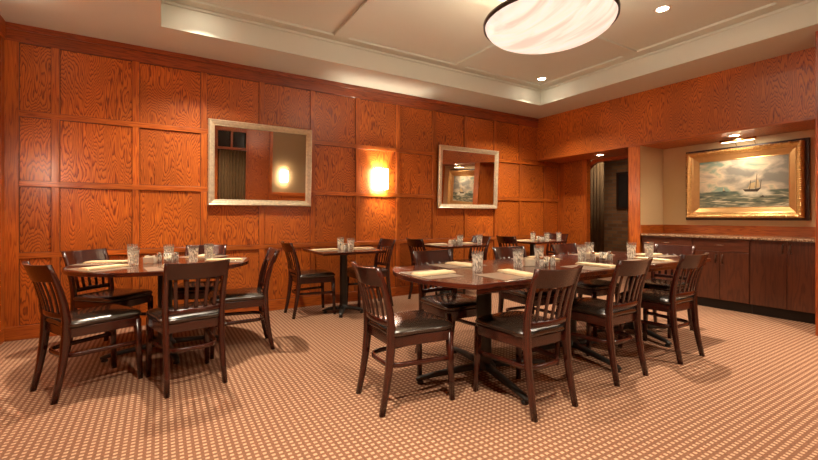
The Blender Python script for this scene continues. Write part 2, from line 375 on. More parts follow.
STILES = [-1.19, -.874, -.226, .415, 1.045, 1.678, 2.312, 2.947, 3.589, 4.216, 4.86, 5.462, 6.105, 6.50]
def panelled(b, axis, pos, sgn, stiles, rails, top, mi_p=0, mi_t=1, sw=.062, rh=.055, first_w=None):
    """plywood panels and raised stiles/rails; sgn = direction the face looks along"""
    def bx(u0, u1, z0, z1, d0, d1, grain, mi):
        lo, hi = sorted((pos + sgn*d0, pos + sgn*d1))
        if axis == 'y': b.box(u0, u1, lo, hi, z0, z1, grain, mi)
        else: b.box(lo, hi, u0, u1, z0, z1, grain, mi)
    zs = [0] + list(rails) + [top]
    for i in range(len(stiles)-1):
        for j in range(len(zs)-1):
            bx(stiles[i], stiles[i+1], zs[j], zs[j+1], -.03, 0, 'z', mi_p)
    return bx
b = MB(); RAILS = [.786, 1.463, 2.122]
panelled(b, 'y', YB, -1, [XL]+STILES[1:-1]+[XR+.05], RAILS, ZS)
b.box(XL-.1, XR+.05, YB+.03, YB+.12, 0, ZS+.3, 'z')
struct(b.build('wall_back', 'oak_panel'))
# stiles and rails of the back wall
b = MB()
for i, x in enumerate(STILES[1:-1]):
    for z0, z1 in ((.13, RAILS[0]-.027), (RAILS[0]+.027, RAILS[1]-.027), (RAILS[1]+.027, RAILS[2]-.027), (RAILS[2]+.027, ZS-.165)):
        b.box(x-.031, x+.031, YB-.016, YB, z0, z1, 'z')
b.box(XL, -1.135, YB-.018, YB, .13, ZS-.16, 'z'); b.box(XR-.07, XR, YB-.016, YB, .13, ZH, 'z')
for z in RAILS: b.box(-1.135, XR-.07, YB-.017, YB, z-.0275, z+.0275, 'x')
struct(b.build('trim_1', 'oak_trim', bevel=.003))
b = MB(); ZB = [.13] + [z+.0275 for z in RAILS]; ZE = [z-.0275 for z in RAILS] + [ZS-.165]  # thin flush strips drawn as the shadow lines around each panel
XE = [-1.135] + [v for x in STILES[1:-1] for v in (x-.031, x+.031)] + [XR-.07]
for i in range(0, len(XE), 2):
    for z0, z1 in zip(ZB, ZE):
        x0, x1 = XE[i], XE[i+1]
        if x1 > XH and z1 > ZH: z1 = ZH
        if z0 >= z1: continue
        for q in (x0, x1-.005): b.box(q, q+.005, YB-.0035, YB+.001, z0, z1, 'z')
        for q in (z0, z1-.005): b.box(x0+.005, x1-.005, YB-.0035, YB+.001, q, q+.005, 'x')
struct(b.build('trim_11', 'oak_quirk'))
b = MB(); b.box(XL, XH, YB-.02, YB, ZS-.165, ZS-.055, 'x'); b.box(XL, XH, YB-.034, YB, ZS-.055, ZS, 'x')
struct(b.build('trim_2', 'oak_dark', bevel=.004))
b = MB(); b.box(XL, XR, YB-.02, YB, 0, .13, 'x'); struct(b.build('baseboard_back', 'oak_trim', bevel=.004))

# left wall: same panelling
b = MB(); ST = [YN, -.2, .45, 1.09, 1.73, 2.37, 3.01, 3.65, 4.29, YB]
panelled(b, 'x', XL, 1, ST, RAILS, ZS); b.box(XL-.12, XL-.03, YN-.1, YB+.12, 0, ZS+.3)
struct(b.build('wall_left', 'oak_panel'))
b = MB()
for y in ST[1:-1]: b.box(XL, XL+.016, y-.031, y+.031, .13, ZS-.16, 'z')
b.box(XL, XL+.018, YB-.12, YB-.02, .13, ZS-.16, 'z')
for z in RAILS: b.box(XL, XL+.017, YN, YB-.12, z-.0275, z+.0275, 'y')
b.box(XL, XL+.03, YN, YB-.034, ZS-.165, ZS, 'y')
struct(b.build('trim_3', 'oak_trim', bevel=.003))
b = MB(); b.box(XL, XL+.02, YN, YB-.02, 0, .13, 'y'); struct(b.build('baseboard_left', 'oak_trim', bevel=.004))

# near wall (seen in the mirrors): wood wainscot, beige above, curtained doorway
b = MB(); b.box(XL, 1.15, YN-.1, YN, 0, ZS+.3, mi=1); b.box(1.88, 2.46, YN-.1, YN, 0, ZS+.3, 'z', mi=1)
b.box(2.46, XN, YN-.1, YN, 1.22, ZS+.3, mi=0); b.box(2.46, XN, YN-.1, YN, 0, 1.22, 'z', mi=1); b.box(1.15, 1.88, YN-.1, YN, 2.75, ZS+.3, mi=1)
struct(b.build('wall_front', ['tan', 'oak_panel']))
b = MB(); b.box(2.46, XN, YN, YN+.03, 1.18, 1.27, 'x'); b.box(2.42, 2.50, YN, YN+.035, 0, ZS, 'z'); b.box(1.84, 1.92, YN, YN+.035, 0, ZS, 'z')
b.box(1.11, 1.19, YN, YN+.035, 0, ZS, 'z'); struct(b.build('trim_4', 'oak_trim', bevel=.003))
b = MB(); b.box(1.15, 1.88, YN-.1, YN-.08, 0, 2.75); b.box(1.15, 1.88, YN-.08, YN-.02, 2.3, 2.36, 'x', 1); b.box(1.49, 1.54, YN-.08, YN-.02, 2.36, 2.75, 'z', 1)
struct(b.build('door_1', ['darkglass', 'oak_trim']))
def curtain(name, x0, x1, z0, z1, y, mat, label, axis='x', folds=9, amp=.025):
    b = MB(); n = folds*10; v = []; f = []
    for k in range(n+1):
        t = k/n; d = amp*sin(t*folds*2*pi) + amp*.3*sin(t*folds*5.1)
        p = x0 + (x1-x0)*t
        for z in (z0, (z0*.5+z1*.5), z1):
            q = d*(1.15 if z < z1 else .7)
            v.append((p, y+q, z) if axis == 'x' else (y+q, p, z))
    for k in range(n):
        for j in (0, 1): f.append((k*3+j, (k+1)*3+j, (k+1)*3+j+1, k*3+j+1))
    b.add(v, f, smooth=True)
    t = thing(name, label, 'curtain')
    o = b.build('drape', mat, t); sm = o.modifiers.new('thick', 'SOLIDIFY'); sm.thickness = .006
    r = MB()
    if axis == 'x': r.sweep([(x0-.04, y, z1+.01), (x1+.04, y, z1+.01)], (.02, .02), n=12)
    else: r.sweep([(y, x0-.04, z1+.01), (y, x1+.04, z1+.01)], (.02, .02), n=12)
    r.build('curtain_rod', 'bronze', t); return t
curtain('curtain', 1.21, 1.82, .02, 2.27, YN+.07, 'curtain', 'brown curtain on a rod in the doorway reflected in the left mirror')

# right side: partition near the camera, header, post, niche, recess
b = MB(); b.box(XN, XN+.12, YN-.1, Y0, 0, ZS+.3, 'z'); b.box(XN+.12, XR+.1, Y0-.08, Y0, 0, ZS+.3, 'z')
struct(b.build('wall_right', 'oak_panel_fine'))
b = MB(); b.box(XN-.02, XN+.001, Y0-.11, Y0+.001, 0, ZS, 'z'); b.box(XN-.018, XN, YN, Y0-.11, 0, .13, 'y'); b.box(XN-.018, XN, YN, Y0-.11, ZS-.16, ZS, 'y')
struct(b.build('trim_5', 'oak_dark', bevel=.003))
b = MB(); YS = [Y0, 2.54, 3.76, YB]
for i in range(3): b.box(XH, XH+.04, YS[i], YS[i+1], ZH, ZS+.3, 'z')
b.box(XH+.04, XR+.1, Y0, YB, ZH+.001, ZH+.03, 'y')
b.box(XH+.04, XR+.1, Y0, YB, ZH+.03, ZS+.3, 'y')
struct(b.build('wall_right_header', 'oak_panel_fine'))
b = MB(); b.box(XH-.012, XH, Y0, YB-.035, ZH, ZH+.03, 'y'); struct(b.build('trim_6', 'oak_trim', bevel=.003))
PY0, PY1 = 3.28, 3.457
b = MB(); b.box(XH+.012, XR+.1, PY0+.012, PY1-.012, 0, ZH, 'z', 0); struct(b.build('wall_post', 'oak_trim'))
b = MB(); b.box(XH, XH+.012, PY0, PY1, 0, ZH, 'z'); b.box(XH, XR, PY1-.012, PY1, 0, ZH, 'z'); struct(b.build('trim_7', 'oak_trim', bevel=.002))
b = MB(); b.box(XR, XR+.1, Y0, PY0+.012, .0, ZH); b.box(XH+.012, XR, PY0, PY0+.012, .91, ZH); struct(b.build('wall_niche', 'beige'))
b = MB(); b.box(XR-.015, XR, Y0, PY0, .91, 1.035, 'y'); b.box(XH+.012, XR-.015, PY0-.015, PY0, .91, 1.035, 'x'); struct(b.build('trim_8', 'oak_trim', bevel=.002))
OY = 4.58
b = MB()
b.box(XR, XR+.1, OY, YB+.02, 0, ZH, 'z')
struct(b.build('wall_recess', 'oak_panel_fine'))
b = MB(); b.box(XR-.012, XR, OY, OY+.09, 0, ZH, 'z'); b.box(XR-.012, XR, YB-.10, YB-.02, 0, ZH, 'z'); b.box(XR-.011, XR, OY+.09, YB-.10, 0, .13, 'y')
struct(b.build('trim_9', 'oak_trim', bevel=.002))
# passage behind
b = MB(); b.box(8.2, 8.3, 2.9, 7.0, 0, 2.7, 'z', off=(0, 0)); struct(b.build('wall_passage', 'brick'))
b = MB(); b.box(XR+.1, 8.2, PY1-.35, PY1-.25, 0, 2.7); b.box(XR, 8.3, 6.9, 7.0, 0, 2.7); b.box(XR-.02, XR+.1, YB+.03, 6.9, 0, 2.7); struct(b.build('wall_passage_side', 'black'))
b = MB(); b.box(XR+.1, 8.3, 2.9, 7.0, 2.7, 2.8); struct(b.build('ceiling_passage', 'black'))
# arched doorway frame inside the passage
b = MB(); AX0, AX1 = 6.86, 6.94
pts = [(3.30, 0), (3.55, 0)]
poly = []
ya, yb, zt, rr = 3.78, 4.83, 2.16, .27
prof = [(yb, 0), (yb, zt-rr)] + [(yb-rr+rr*cos(a), zt-rr+rr*sin(a)) for a in [R(t) for t in range(10, 90, 10)]] + [(yb-rr, zt), (ya+rr, zt)] + \
       [(ya+rr-rr*sin(a), zt-rr+rr*cos(a)) for a in [R(t) for t in range(10, 90, 10)]] + [(ya, zt-rr), (ya, 0)]
outer = [(yb+.35, 0), (yb+.35, 2.7), (ya-.45, 2.7), (ya-.45, 0)]
for k in range(len(prof)-1):
    def out(p, k):
        if k < 2 or (k < len(prof)/2 and p[1] < zt-1e-4 and p[0] > (ya+yb)/2): return None
    (y0, z0), (y1, z1) = prof[k], prof[k+1]
    # quad from the arch edge out to a 5 cm band, then to the infill
    def nrm(p):
        y, z = p
        if z <= zt-rr: return (yb+.07, z) if y > (ya+yb)/2 else (ya-.07, z)
        cy = (yb-rr) if y > (ya+yb)/2 else (ya+rr)
        if z >= zt-1e-6: return (y, zt+.07)
        d = math.hypot(y-cy, z-(zt-rr)); return (cy+(y-cy)/d*(rr+.07), zt-rr+(z-zt+rr)/d*(rr+.07))
    a, c = nrm(prof[k]), nrm(prof[k+1])
    vs = []
    for X in (AX0, AX1): vs += [(X, y0, z0), (X, y1, z1), (X, c[0], c[1]), (X, a[0], a[1])]
    b.add(vs, [(0, 1, 2, 3), (7, 6, 5, 4), (0, 4, 5, 1), (3, 2, 6, 7)], [[(p*.02, 0)]*4 for p in range(4)])
struct(b.build('door_2', 'oak_dark'))
curtain('curtain', 4.83, 5.12, .02, 2.5, 7.42, 'curtain', 'brown drape hanging beyond the dark passage doorway left of the brick', axis='y', folds=4, amp=.02)
t = thing('wall_picture', 'dark narrow picture frame hanging on the brick passage wall', 'picture', (8.2, 4.88, 1.7))
b = MB(); 
for (y0, y1, z0, z1) in ((-.16, -.12, -.38, .38), (.12, .16, -.38, .38), (-.12, .12, .34, .38), (-.12, .12, -.38, -.34)): b.box(-.03, 0, y0, y1, z0, z1)
b.build('frame', 'dark_frame', t); b = MB(); b.box(-.012, 0, -.12, .12, -.34, .34); b.build('picture_panel', 'dark_art', t)

# ceiling
b = MB(); TX0, TX1, TY0, TY1 = 0, 5.22, -.18, 4.5
b.box(XL-.1, TX0, YN-.1, YB+.1, ZS, ZS+.35); b.box(TX1, XR+.1, YN-.1, YB+.1, ZS, ZS+.35)
b.box(TX0, TX1, TY1, YB+.1, ZS, ZS+.35); b.box(TX0, TX1, YN-.1, TY0, ZS, ZS+.35)
b.box(TX0, TX1, TY0, TY1, ZP, ZS+.35)
xs = [TX0, .16, 1.67, 1.84, 3.39, 3.56, 5.06, TX1]; ys = [TY0, -.02, 1.33, 1.50, 2.85, 3.02, 4.37, TY1]
for k in (0, 2, 4, 6): b.box(xs[k], xs[k+1], TY0, TY1, ZT, ZP)
for k in (0, 2, 4, 6):
    for j in (1, 3, 5): b.box(xs[j], xs[j+1], ys[k], ys[k+1], ZT, ZP)
struct(b.build('ceiling', 'ceiling'))
b = MB()
for (x0, x1, y0, y1) in ((TX0, TX1, TY1-.022, TY1), (TX0, TX0+.022, TY0, TY1-.022), (TX1-.022, TX1, TY0, TY1-.022), (TX0+.022, TX1-.022, TY0, TY0+.022)):
    b.box(x0, x1, y0, y1, ZT-.03, ZT)
struct(b.build('trim_10', 'ceiling', bevel=.006))

# ------------------------------------------------------------------ lights
WARM = (1.0, .85, .66)
def spot(x, y, z, e, size=130, blend=.6, rad=.05, col=WARM):
    l = bpy.data.lights.new('can_spot', 'SPOT'); l.energy = e; l.spot_size = R(size); l.spot_blend = blend; l.shadow_soft_size = rad; l.color = col
    o = bpy.data.objects.new('can_spot', l); COL.objects.link(o); o.location = (x, y, z); return o
def can(x, y, z, label, e, size=114):
    t = thing('recessed_downlight', label, 'ceiling light', (x, y, z), 0, 'recessed ceiling downlights')
    b = MB(); b.lathe([(.052, -.001), (.056, -.006), (.078, -.005), (.082, 0), (.052, 0)], 32); b.build('trim_ring', 'white_trim', t)
    b = MB(); b.lathe([(.0, -.002), (.05, -.002), (.05, 0)], 32); b.build('lens', 'lens', t)
    spot(x, y, z-.015, e, size, 1.0)
CE = 150
can(4.88, 4.18, ZP, 'round downlight in the far right corner of the ceiling tray', CE)
can(4.27, 2.15, ZP, 'round downlight in the ceiling tray right of the bowl pendant', CE)
can(.34, 4.18, ZP, 'round downlight in the far left corner of the ceiling tray', CE)
can(.34, 1.42+.0, ZT, 'round downlight on the left band of the ceiling tray', CE)
can(4.5, .25, ZP, 'round downlight in the near right corner of the ceiling tray', CE)
can(.9, .5, ZP, 'round downlight in the near left corner of the ceiling tray', CE)
can(6.18, 2.25, ZH+.0, 'round downlight in the niche ceiling above the seascape', 12, 150)
can(7.15, 4.62, 2.7, 'downlight in the dark brick passage beyond the opening', 20, 150)  # extra lamp out of view, added to lift the passage brick and drape
can(6.22, 4.12, ZH+.0, 'small dim downlight under the header above the passage opening', 3, 140)

# bowl pendant
t = thing('bowl_pendant', 'large round alabaster bowl pendant lamp hanging from the ceiling tray', 'pendant lamp', (2.61, 2.17, ZP))
zr = 2.68-ZP; RB = .49; DP = .15
prof = [(0.0001, zr-DP)] + [(RB*sin(a), zr-DP*cos(a)) for a in [R(x) for x in range(8, 90, 8)]] + [(RB, zr), (RB-.015, zr)] + [((RB-.015)*sin(a), zr-(DP-.015)*cos(a)) for a in [R(x) for x in range(80, 0, -8)]] + [(0.0001, zr-DP+.015)]
b = MB(); b.lathe(prof, 64); b.build('bowl', 'alabaster', t)
b = MB(); b.lathe([(RB+.004, zr-.014), (RB+.014, zr-.012), (RB+.016, zr+.018), (RB-.016, zr+.018), (RB-.016, zr+.004), (RB+.002, zr+.002)], 64, closed=True); b.build('rim', 'bronze', t)
b = MB()
for k in range(3):
    a = R(90+120*k); b.sweep([(RB*cos(a), RB*sin(a), zr), (.05*cos(a), .05*sin(a), -.03)], (.009, .009), n=8)
b.build('suspension_rods', 'bronze', t)
b = MB(); b.lathe([(.0001, -.04), (.05, -.035), (.075, -.015), (.08, 0)], 32); b.build('canopy', 'bronze', t)
l = bpy.data.lights.new('pendant_bulb', 'POINT'); l.energy = 18; l.color = WARM; l.shadow_soft_size = .12
o = bpy.data.objects.new('pendant_bulb', l); COL.objects.link(o); o.location = (2.61, 2.17, 2.72)

# sconces: open-topped glass box on a bronze back plate
def sconce(x, y, z, rz, label, e=24):
    t = thing('wall_sconce', label, 'wall lamp', (x, y, z), rz, 'box wall sconces')   # local -Y faces the room
    b = MB(); b.box(-.05, .05, -.012, 0, -.1, .1); b.build('back_plate', 'bronze', t)
    b = MB(); w, d, h = .088, .10, .145
    b.box(-w, w, -d, -d+.005, -h, h); b.box(-w, -w+.005, -d+.005, -.012, -h, h); b.box(w-.005, w, -d+.005, -.012, -h, h)
    b.build('glass_shade', 'sconce_glass', t, bevel=.002)
    l = bpy.data.lights.new('sconce_bulb', 'POINT'); l.energy = e; l.color = WARM; l.shadow_soft_size = .025
    o = bpy.data.objects.new('sconce_bulb', l); COL.objects.link(o)
    m = Matrix.Translation((x, y, z)) @ Matrix.Rotation(rz, 4, 'Z'); o.location = m @ Vector((0, -.055, 0))
sconce(2.645, YB, 1.685, 0, 'glowing box sconce on the back wall between the two mirrors')
sconce(2.80, YN, 1.70, pi, 'glowing box sconce on the beige wall reflected in the left mirror', 3)
sconce(XL, 3.75, 1.685, R(90), 'glowing box sconce on the left wall beside the round table')

# ------------------------------------------------------------------ framed things
def frame_mesh(b, w, h, prof, mi=0, beads=None):
    """prof: list of (inset from outer edge, height towards the viewer -y); rectangle w x h centred in xz"""
    cs = [(-1, -1), (1, -1), (1, 1), (-1, 1)]
    m = len(prof)
    for k in range(4):
        (ax, az), (bx, bz) = cs[k], cs[(k+1) % 4]; verts = []
        for (ins, ht) in prof:
            verts.append((ax*(w/2-ins), -ht, az*(h/2-ins))); verts.append((bx*(w/2-ins), -ht, bz*(h/2-ins)))
        faces = [(2*i, 2*i+1, 2*i+3, 2*i+2) for i in range(m-1)]
        L = w if k % 2 == 0 else h
        b.add(verts, faces, [[(prof[i][0]+k, 0), (prof[i][0]+k, L), (prof[i+1][0]+k, L), (prof[i+1][0]+k, 0)] for i in range(m-1)], smooth=False, mi=mi)
def mirror(cx, label, w, tilt=2.6):
    t = thing('wall_mirror', label, 'mirror', (cx, YB-.018, 1.285), 0, 'champagne framed wall mirrors')
    t.rotation_euler = (R(tilt), 0, 0)
    h = .975
    b = MB(); frame_mesh(b, w, h, [(0, .0), (0, .03), (.012, .045), (.02, .04), (.035, .037), (.05, .03), (.055, .022), (.062, .024), (.068, .018), (.07, .006)])
    o = b.build('frame', 'silver_gold', t); o.location = (0, 0, h/2)
    b = MB(); b.box(-w/2+.066, w/2-.066, -.010, -.004, .066, h-.066); b.build('mirror_glass', 'mirror', t)
    b = MB(); b.box(-w/2+.01, w/2-.01, -.004, -.0005, .01, h-.01); b.build('backing_board', 'black', t)
mirror(1.048, 'wide mirror in a champagne frame on the back wall above the round table', 1.19)
mirror(4.25, 'mirror in a champagne frame on the back wall right of the sconce', 1.22)

# seascape painting on the niche wall (local -Y faces the room -> world -X)
t = thing('framed_painting', 'stormy seascape painting with a ship in a broad gilt frame above the cabinets', 'painting', (XR-.004, 2.286, 1.595), R(-90))
W_, H_ = 1.24, .915
b = MB(); b.box(-W_/2-.035, W_/2+.035, -.05, 0, -H_/2-.03, H_/2+.03); b.build('shadow_box', 'dark_frame', t)
b = MB(); frame_mesh(b, W_, H_, [(0, .05), (0, .10), (.012, .125), (.03, .13), (.045, .115), (.06, .095)])
random.seed(3)
for k in range(4):
    L = W_ if k % 2 == 0 else H_; n = int(L/.026)
    for j in range(n):
        q = -L/2 + (j+.5)*L/n
        for ins, ht, rad in ((.020, .122, .019), (.050, .102, .010)):
            p = {0: (q, -H_/2+ins), 1: (W_/2-ins, q), 2: (q, H_/2-ins), 3: (-W_/2+ins, q)}[k]
            s = rad*random.uniform(.8, 1.25)
            vs = []; 
            for zz, rr2 in ((.0, 1), (.6, .75), (1, .0)):
                for a in range(6): vs.append((p[0]+s*rr2*cos(a*pi/3), -ht-s*zz*.8, p[1]+s*rr2*sin(a*pi/3)))
            b.add(vs, [(i*6+a, i*6+(a+1) % 6, (i+1)*6+(a+1) % 6, (i+1)*6+a) for i in (0, 1) for a in range(6)], smooth=True)
b.build('gilt_frame', 'gilt', t)
b = MB(); frame_mesh(b, W_-.12, H_-.12, [(0, .095), (.004, .10), (.02, .085), (.05, .072), (.075, .060), (.082, .062), (.085, .05)]); b.build('frame_liner', 'gilt_flat', t)
cw, ch = W_-.12-.165, H_-.12-.165
b = MB(); v = [(-cw/2, -.055, -ch/2), (cw/2, -.055, -ch/2), (cw/2, -.055, ch/2), (-cw/2, -.055, ch/2)]
v += [(x, -.05, z) for x, _, z in v]
b.add(v, [(0, 1, 2, 3), (7, 6, 5, 4), (0, 4, 5, 1), (1, 5, 6, 2), (2, 6, 7, 3), (3, 7, 4, 0)], [[(0, 0), (1, 0), (1, 1), (0, 1)]]*2 + [[(0, 0)]*4]*4)
b.build('canvas', 'seascape', t)
b = MB()
def pl(pts, mi, d, big=False):
    if big: pts = [(.625+(x-.63)*1.6, .33+(y-.33)*1.25) for x, y in pts]
    P = [((x-.5)*cw, -.055-d, (y-.5)*ch) for x, y in pts]; Q = [(x, -.0552, z) for x, _, z in P]; n = len(P)
    b.add(P+Q, [tuple(range(n))] + [(i, n+i, n+(i+1) % n, (i+1) % n) for i in range(n)], mi=mi)
pl([(.565, .36), (.58, .32), (.665, .31), (.69, .37), (.64, .355)], 0, .001, True)                      # hull
pl([(.60, .365), (.645, .365), (.65, .47), (.615, .45)], 1, .0012, True); pl([(.65, .37), (.68, .385), (.672, .50), (.655, .52)], 1, .0012, True)
for x0 in (.61, .652, .68): pl([(x0, .35), (x0+.005, .35), (x0+.012, .60 if x0 == .652 else .5), (x0+.008, .60 if x0 == .652 else .5)], 0, .0014, True)
b.build('painted_ship', ['paint_dark', 'paint_sail'], t); b = MB()
pl([(.70, .20), (.72, .185), (.755, .20), (.74, .235), (.72, .21)], 0, .001)                       # rowing boat
b.build('painted_rowing_boat', 'paint_dark', t); b = MB()
pl([(.285, .335), (.325, .335), (.32, .355), (.29, .355)], 0, .001); pl([(.292, .355), (.312, .355), (.30, .44)], 1, .001)
b.build('painted_distant_ship', ['paint_dark', 'paint_sail'], t)
# picture light on top of the frame
t = thing('picture_light', 'slim brass picture light over the gilt framed seascape', 'picture light', (XR, 2.25, 2.105), R(-90))
b = MB(); b.sweep([(-.19, -.26, .028), (.19, -.26, .028)], (.036, .036), n=16); b.build('lamp_tube', 'brass', t)
b = MB()
for sx in (-.1, .1): b.sweep([(sx, -.001, -.012), (sx, -.06, .03), (sx, -.16, .05), (sx, -.245, .03)], (.008, .008), n=8)
b.build('support_arms', 'brass', t)
b = MB(); b.box(-.17, .17, -.268, -.248, .006, .010); b.build('bulb_strip', 'bulb', t)
a = bpy.data.lights.new('picture_lamp', 'AREA'); a.shape = 'RECTANGLE'; a.size = .34; a.size_y = .02; a.energy = .5; a.color = WARM
o = bpy.data.objects.new('picture_lamp', a); COL.objects.link(o); o.location = (XR-.262, 2.25, 2.108); o.rotation_euler = (0, R(-28), 0); o.rotation_euler = (R(0), R(-25), R(0)); 
a.size, a.size_y = .02, .34

# ------------------------------------------------------------------ base cabinets and counter
def cabinet(y0, y1, label, drawer):
    # local frame: faces -X of the world, written directly in world numbers relative to the base
    t = thing('base_cabinet', label, 'cabinet', (XH+.02, (y0+y1)/2, 0), 0, 'dark wood base cabinets in the niche'); w = (y1-y0)/2-.002
    b = MB(); b.box(.022, .58, -w, w, .12, .882, 'z'); b.build('body', 'cherry', t)
    b = MB(); b.box(.07, .55, -w, w, 0, .12, 'y'); b.build('toe_kick', 'black', t)
    def handle(par, y, z, vert):
        h = MB(); q = .048
        P = [(0, y, z-q), (-.025, y, z-q), (-.025, y, z+q), (0, y, z+q)] if vert else [(0, y-q, z), (-.025, y-q, z), (-.025, y+q, z), (0, y+q, z)]
        for i in range(3): h.sweep([P[i], P[i+1]], (.010, .010), n=8, up=(1, 0, 0) if i == 1 else (0, .3, 1))
        h.build('handle', 'bronze' if vert else 'chrome', par)
    ztop = .878
    if drawer:
        d = MB(); d.box(0, .02, -w+.003, w-.003, .725, .878, 'y'); o = d.build('drawer', 'cherry', t, bevel=.002); handle(o, 0, .802, False); ztop = .719
    for s in (-1, 1):
        d = MB(); a0, a1 = (-w+.003, -.002) if s < 0 else (.002, w-.003); d.box(0, .02, a0, a1, .125, ztop, 'z')
        o = d.build('door', 'cherry', t, bevel=.002); handle(o, s*.035, ztop-.085, True)
cabinet(2.613, 3.262, 'dark wood cabinet at the left end of the niche, beside the oak post', True)
cabinet(2.006, 2.613, 'middle dark wood cabinet with a drawer over two doors under the seascape', True)
cabinet(1.337, 2.006, 'tall two door cabinet without a drawer at the right end of the niche', False)
b = MB(); b.box(XH-.015, XR-.016, Y0+.004, PY0-.016, .884, .91); tag(b.build('countertop', 'granite', bevel=.004), 'speckled brown granite countertop running along the niche cabinets', 'countertop')

# ------------------------------------------------------------------ chairs
def make_chair():
    t = thing('dining_chair', '', 'chair')
    out = [(-.185, -.20), (-.20, -.05), (-.213, .10), (-.212, .175), (-.195, .215), (-.15, .232), (0, .24), (.15, .232), (.195, .215), (.212, .175), (.213, .10), (.20, -.05), (.185, -.20), (0, -.205)]
    b = MB(); b.prism(out, .385, .447, grain='x'); b.build('seat_frame', 'mahogany', t, bevel=.004)
    # cushion
    n = len(out); fine = []
    for i in range(n):      # smooth outline
        p0, p1, p2, p3 = out[i-1], out[i], out[(i+1) % n], out[(i+2) % n]
        for s in (0, .33, .66):
            fine.append(tuple(.5*((2*p1[k]) + (-p0[k]+p2[k])*s + (2*p0[k]-5*p1[k]+4*p2[k]-p3[k])*s*s + (-p0[k]+3*p1[k]-3*p2[k]+p3[k])*s**3) for k in (0, 1)))
    m = len(fine); V = []; F = []
    L = [(.97, .447), (1.015, .455), (1.02, .466), (.995, .479), (.94, .488), (.80, .495), (.55, .500), (.25, .502)]
    for sc, z in L:
        for (x, y) in fine: V.append((x*sc, .015+(y-.015)*sc, z))
    V.append((0, .015, .5025))
    for i in range(len(L)-1):
        for k in range(m): d = (k+1) % m; F.append((i*m+k, i*m+d, (i+1)*m+d, (i+1)*m+k))
    for k in range(m): F.append(((len(L)-1)*m+k, (len(L)-1)*m+(k+1) % m, len(V)-1))
    F.append(tuple(range(m-1, -1, -1)))
    b = MB(); b.add(V, F, smooth=True); b.build('seat', 'vinyl', t)
    # front legs
    for s in (-1, 1):
        b = MB(); b.sweep([(s*.198, .214, 0), (s*.194, .206, .2), (s*.189, .198, .43)], [(.029, .029), (.035, .035), (.043, .043)], fixed=((1, 0, 0), (0, 1, 0))); b.build('leg', 'mahogany', t)
        b = MB(); P = [(.178, -.265, 0), (.174, -.240, .12), (.172, -.217, .26), (.172, -.203, .40), (.174, -.203, .50), (.178, -.216, .60), (.180, -.241, .70), (.183, -.274, .80), (.184, -.298, .858)]
        Z = [(.030, .033), (.033, .037), (.036, .043), (.037, .050), (.036, .046), (.034, .040), (.032, .036), (.030, .030), (.028, .026)]
        b.sweep([(s*x, y, z) for x, y, z in P], Z, fixed=((1, 0, 0), (0, 1, 0)))
        o = b.build('leg', 'mahogany', t); o['label'] = 'rear leg rising into the back post'
    def by(z):   # back plane y at height z
        return -.203 - max(0, z-.5)*.10 - max(0, z-.5)**2*.47
    def bow(x, hw, d): return d*(1-(x/hw)**2)
    # crest rail: curved board
    V = []; F = []; U = []; n = 14; hw = .196
    for k in range(n+1):
        x = -hw + 2*hw*k/n; c = bow(x, hw, .046)-.004
        for z, th in ((.748, .0), (.751, -.004), (.846, -.002), (.857, .003)):
            y = by(z) - c + .012
            V.append((x, y+.000+th*.5, z-.004*bow(x, hw, 1)))
        for z, th in ((.857, -.003), (.846, .0), (.751, .0), (.748, .003)):
            y = by(z) - c - .012
            V.append((x, y+th*.5, z-.004*bow(x, hw, 1)))
    for k in range(n):
        for j in range(8):
            d = (j+1) % 8; F.append((k*8+j, (k+1)*8+j, (k+1)*8+d, k*8+d)); U.append([(j*.04, k*.03), (j*.04, k*.03+.03), (j*.04+.04, k*.03+.03), (j*.04+.04, k*.03)])
    F.append(tuple(range(7, -1, -1))); U.append([(0, 0)]*8); F.append(tuple(n*8+j for j in range(8))); U.append([(0, 0)]*8)
    b = MB(); b.add(V, F, U, smooth=False); b.build('crest_rail', 'mahogany', t, bevel=.003, angle=30)
    b = MB(); b.sweep([(x, -.207-bow(x, .175, .028), .525) for x in [-.172+.344*k/10 for k in range(11)]], (.020, .036)); b.build('lower_rail', 'mahogany', t)
    for k in range(5):
        x0 = -.116+.058*k; x1 = x0*1.13
        b = MB(); pts = []
        for q in range(6):
            f = q/5; z = .535+(.760-.535)*f; x = x0+(x1-x0)*f
            pts.append((x, by(z) - bow(x, .19, .028+.004*f) - .0*f, z))
        b.sweep(pts, (.024, .011), fixed=((1, 0, 0), (0, 1, 0))); b.build('slat', 'mahogany', t)
    # bentwood hoop stretcher
    pts = []
    for k in range(25):
        a = pi + pi*k/24
        pts.append((.160*math.copysign(abs(cos(a))**.5, cos(a)) if abs(cos(a)) > 1e-6 else 0, -.055 - .150*abs(sin(a))**.75, .265))
    pts = [(-.192, .203, .265)] + [(-.182, .1, .265)] + pts + [(.182, .1, .265), (.192, .203, .265)]
    b = MB(); b.sweep(pts, (.020, .028)); b.build('stretcher', 'mahogany', t)
    return t
chair0 = make_chair(); used = [False]
G_LONG, G_ROUND, G_SMALL = 'chairs around the long table', 'chairs around the round table', 'chairs at the small wall tables'
def chair(x, y, a, label, group):
    c = chair0 if not used[0] else copy_tree(chair0); used[0] = True
    c.location = (x, y, 0); c.rotation_euler = (0, 0, R(a-90)); c['label'] = label; c['group'] = group; return c
D = 'dark slat back chair '
chair(1.36, 2.255, -2, D+'alone at the rounded left end of the long table', G_LONG)
chair(1.975, 1.855, 90, D+'with its back to us, leftmost along the long table near side', G_LONG)
chair(2.83, 1.895, 90, D+'with its back to us, middle of the long table near side', G_LONG)
chair(3.65, 1.88, 90, D+'with its back to us, rightmost along the long table near side', G_LONG)
chair(2.03, 2.645, -90, D+'facing us, leftmost along the long table far side', G_LONG)
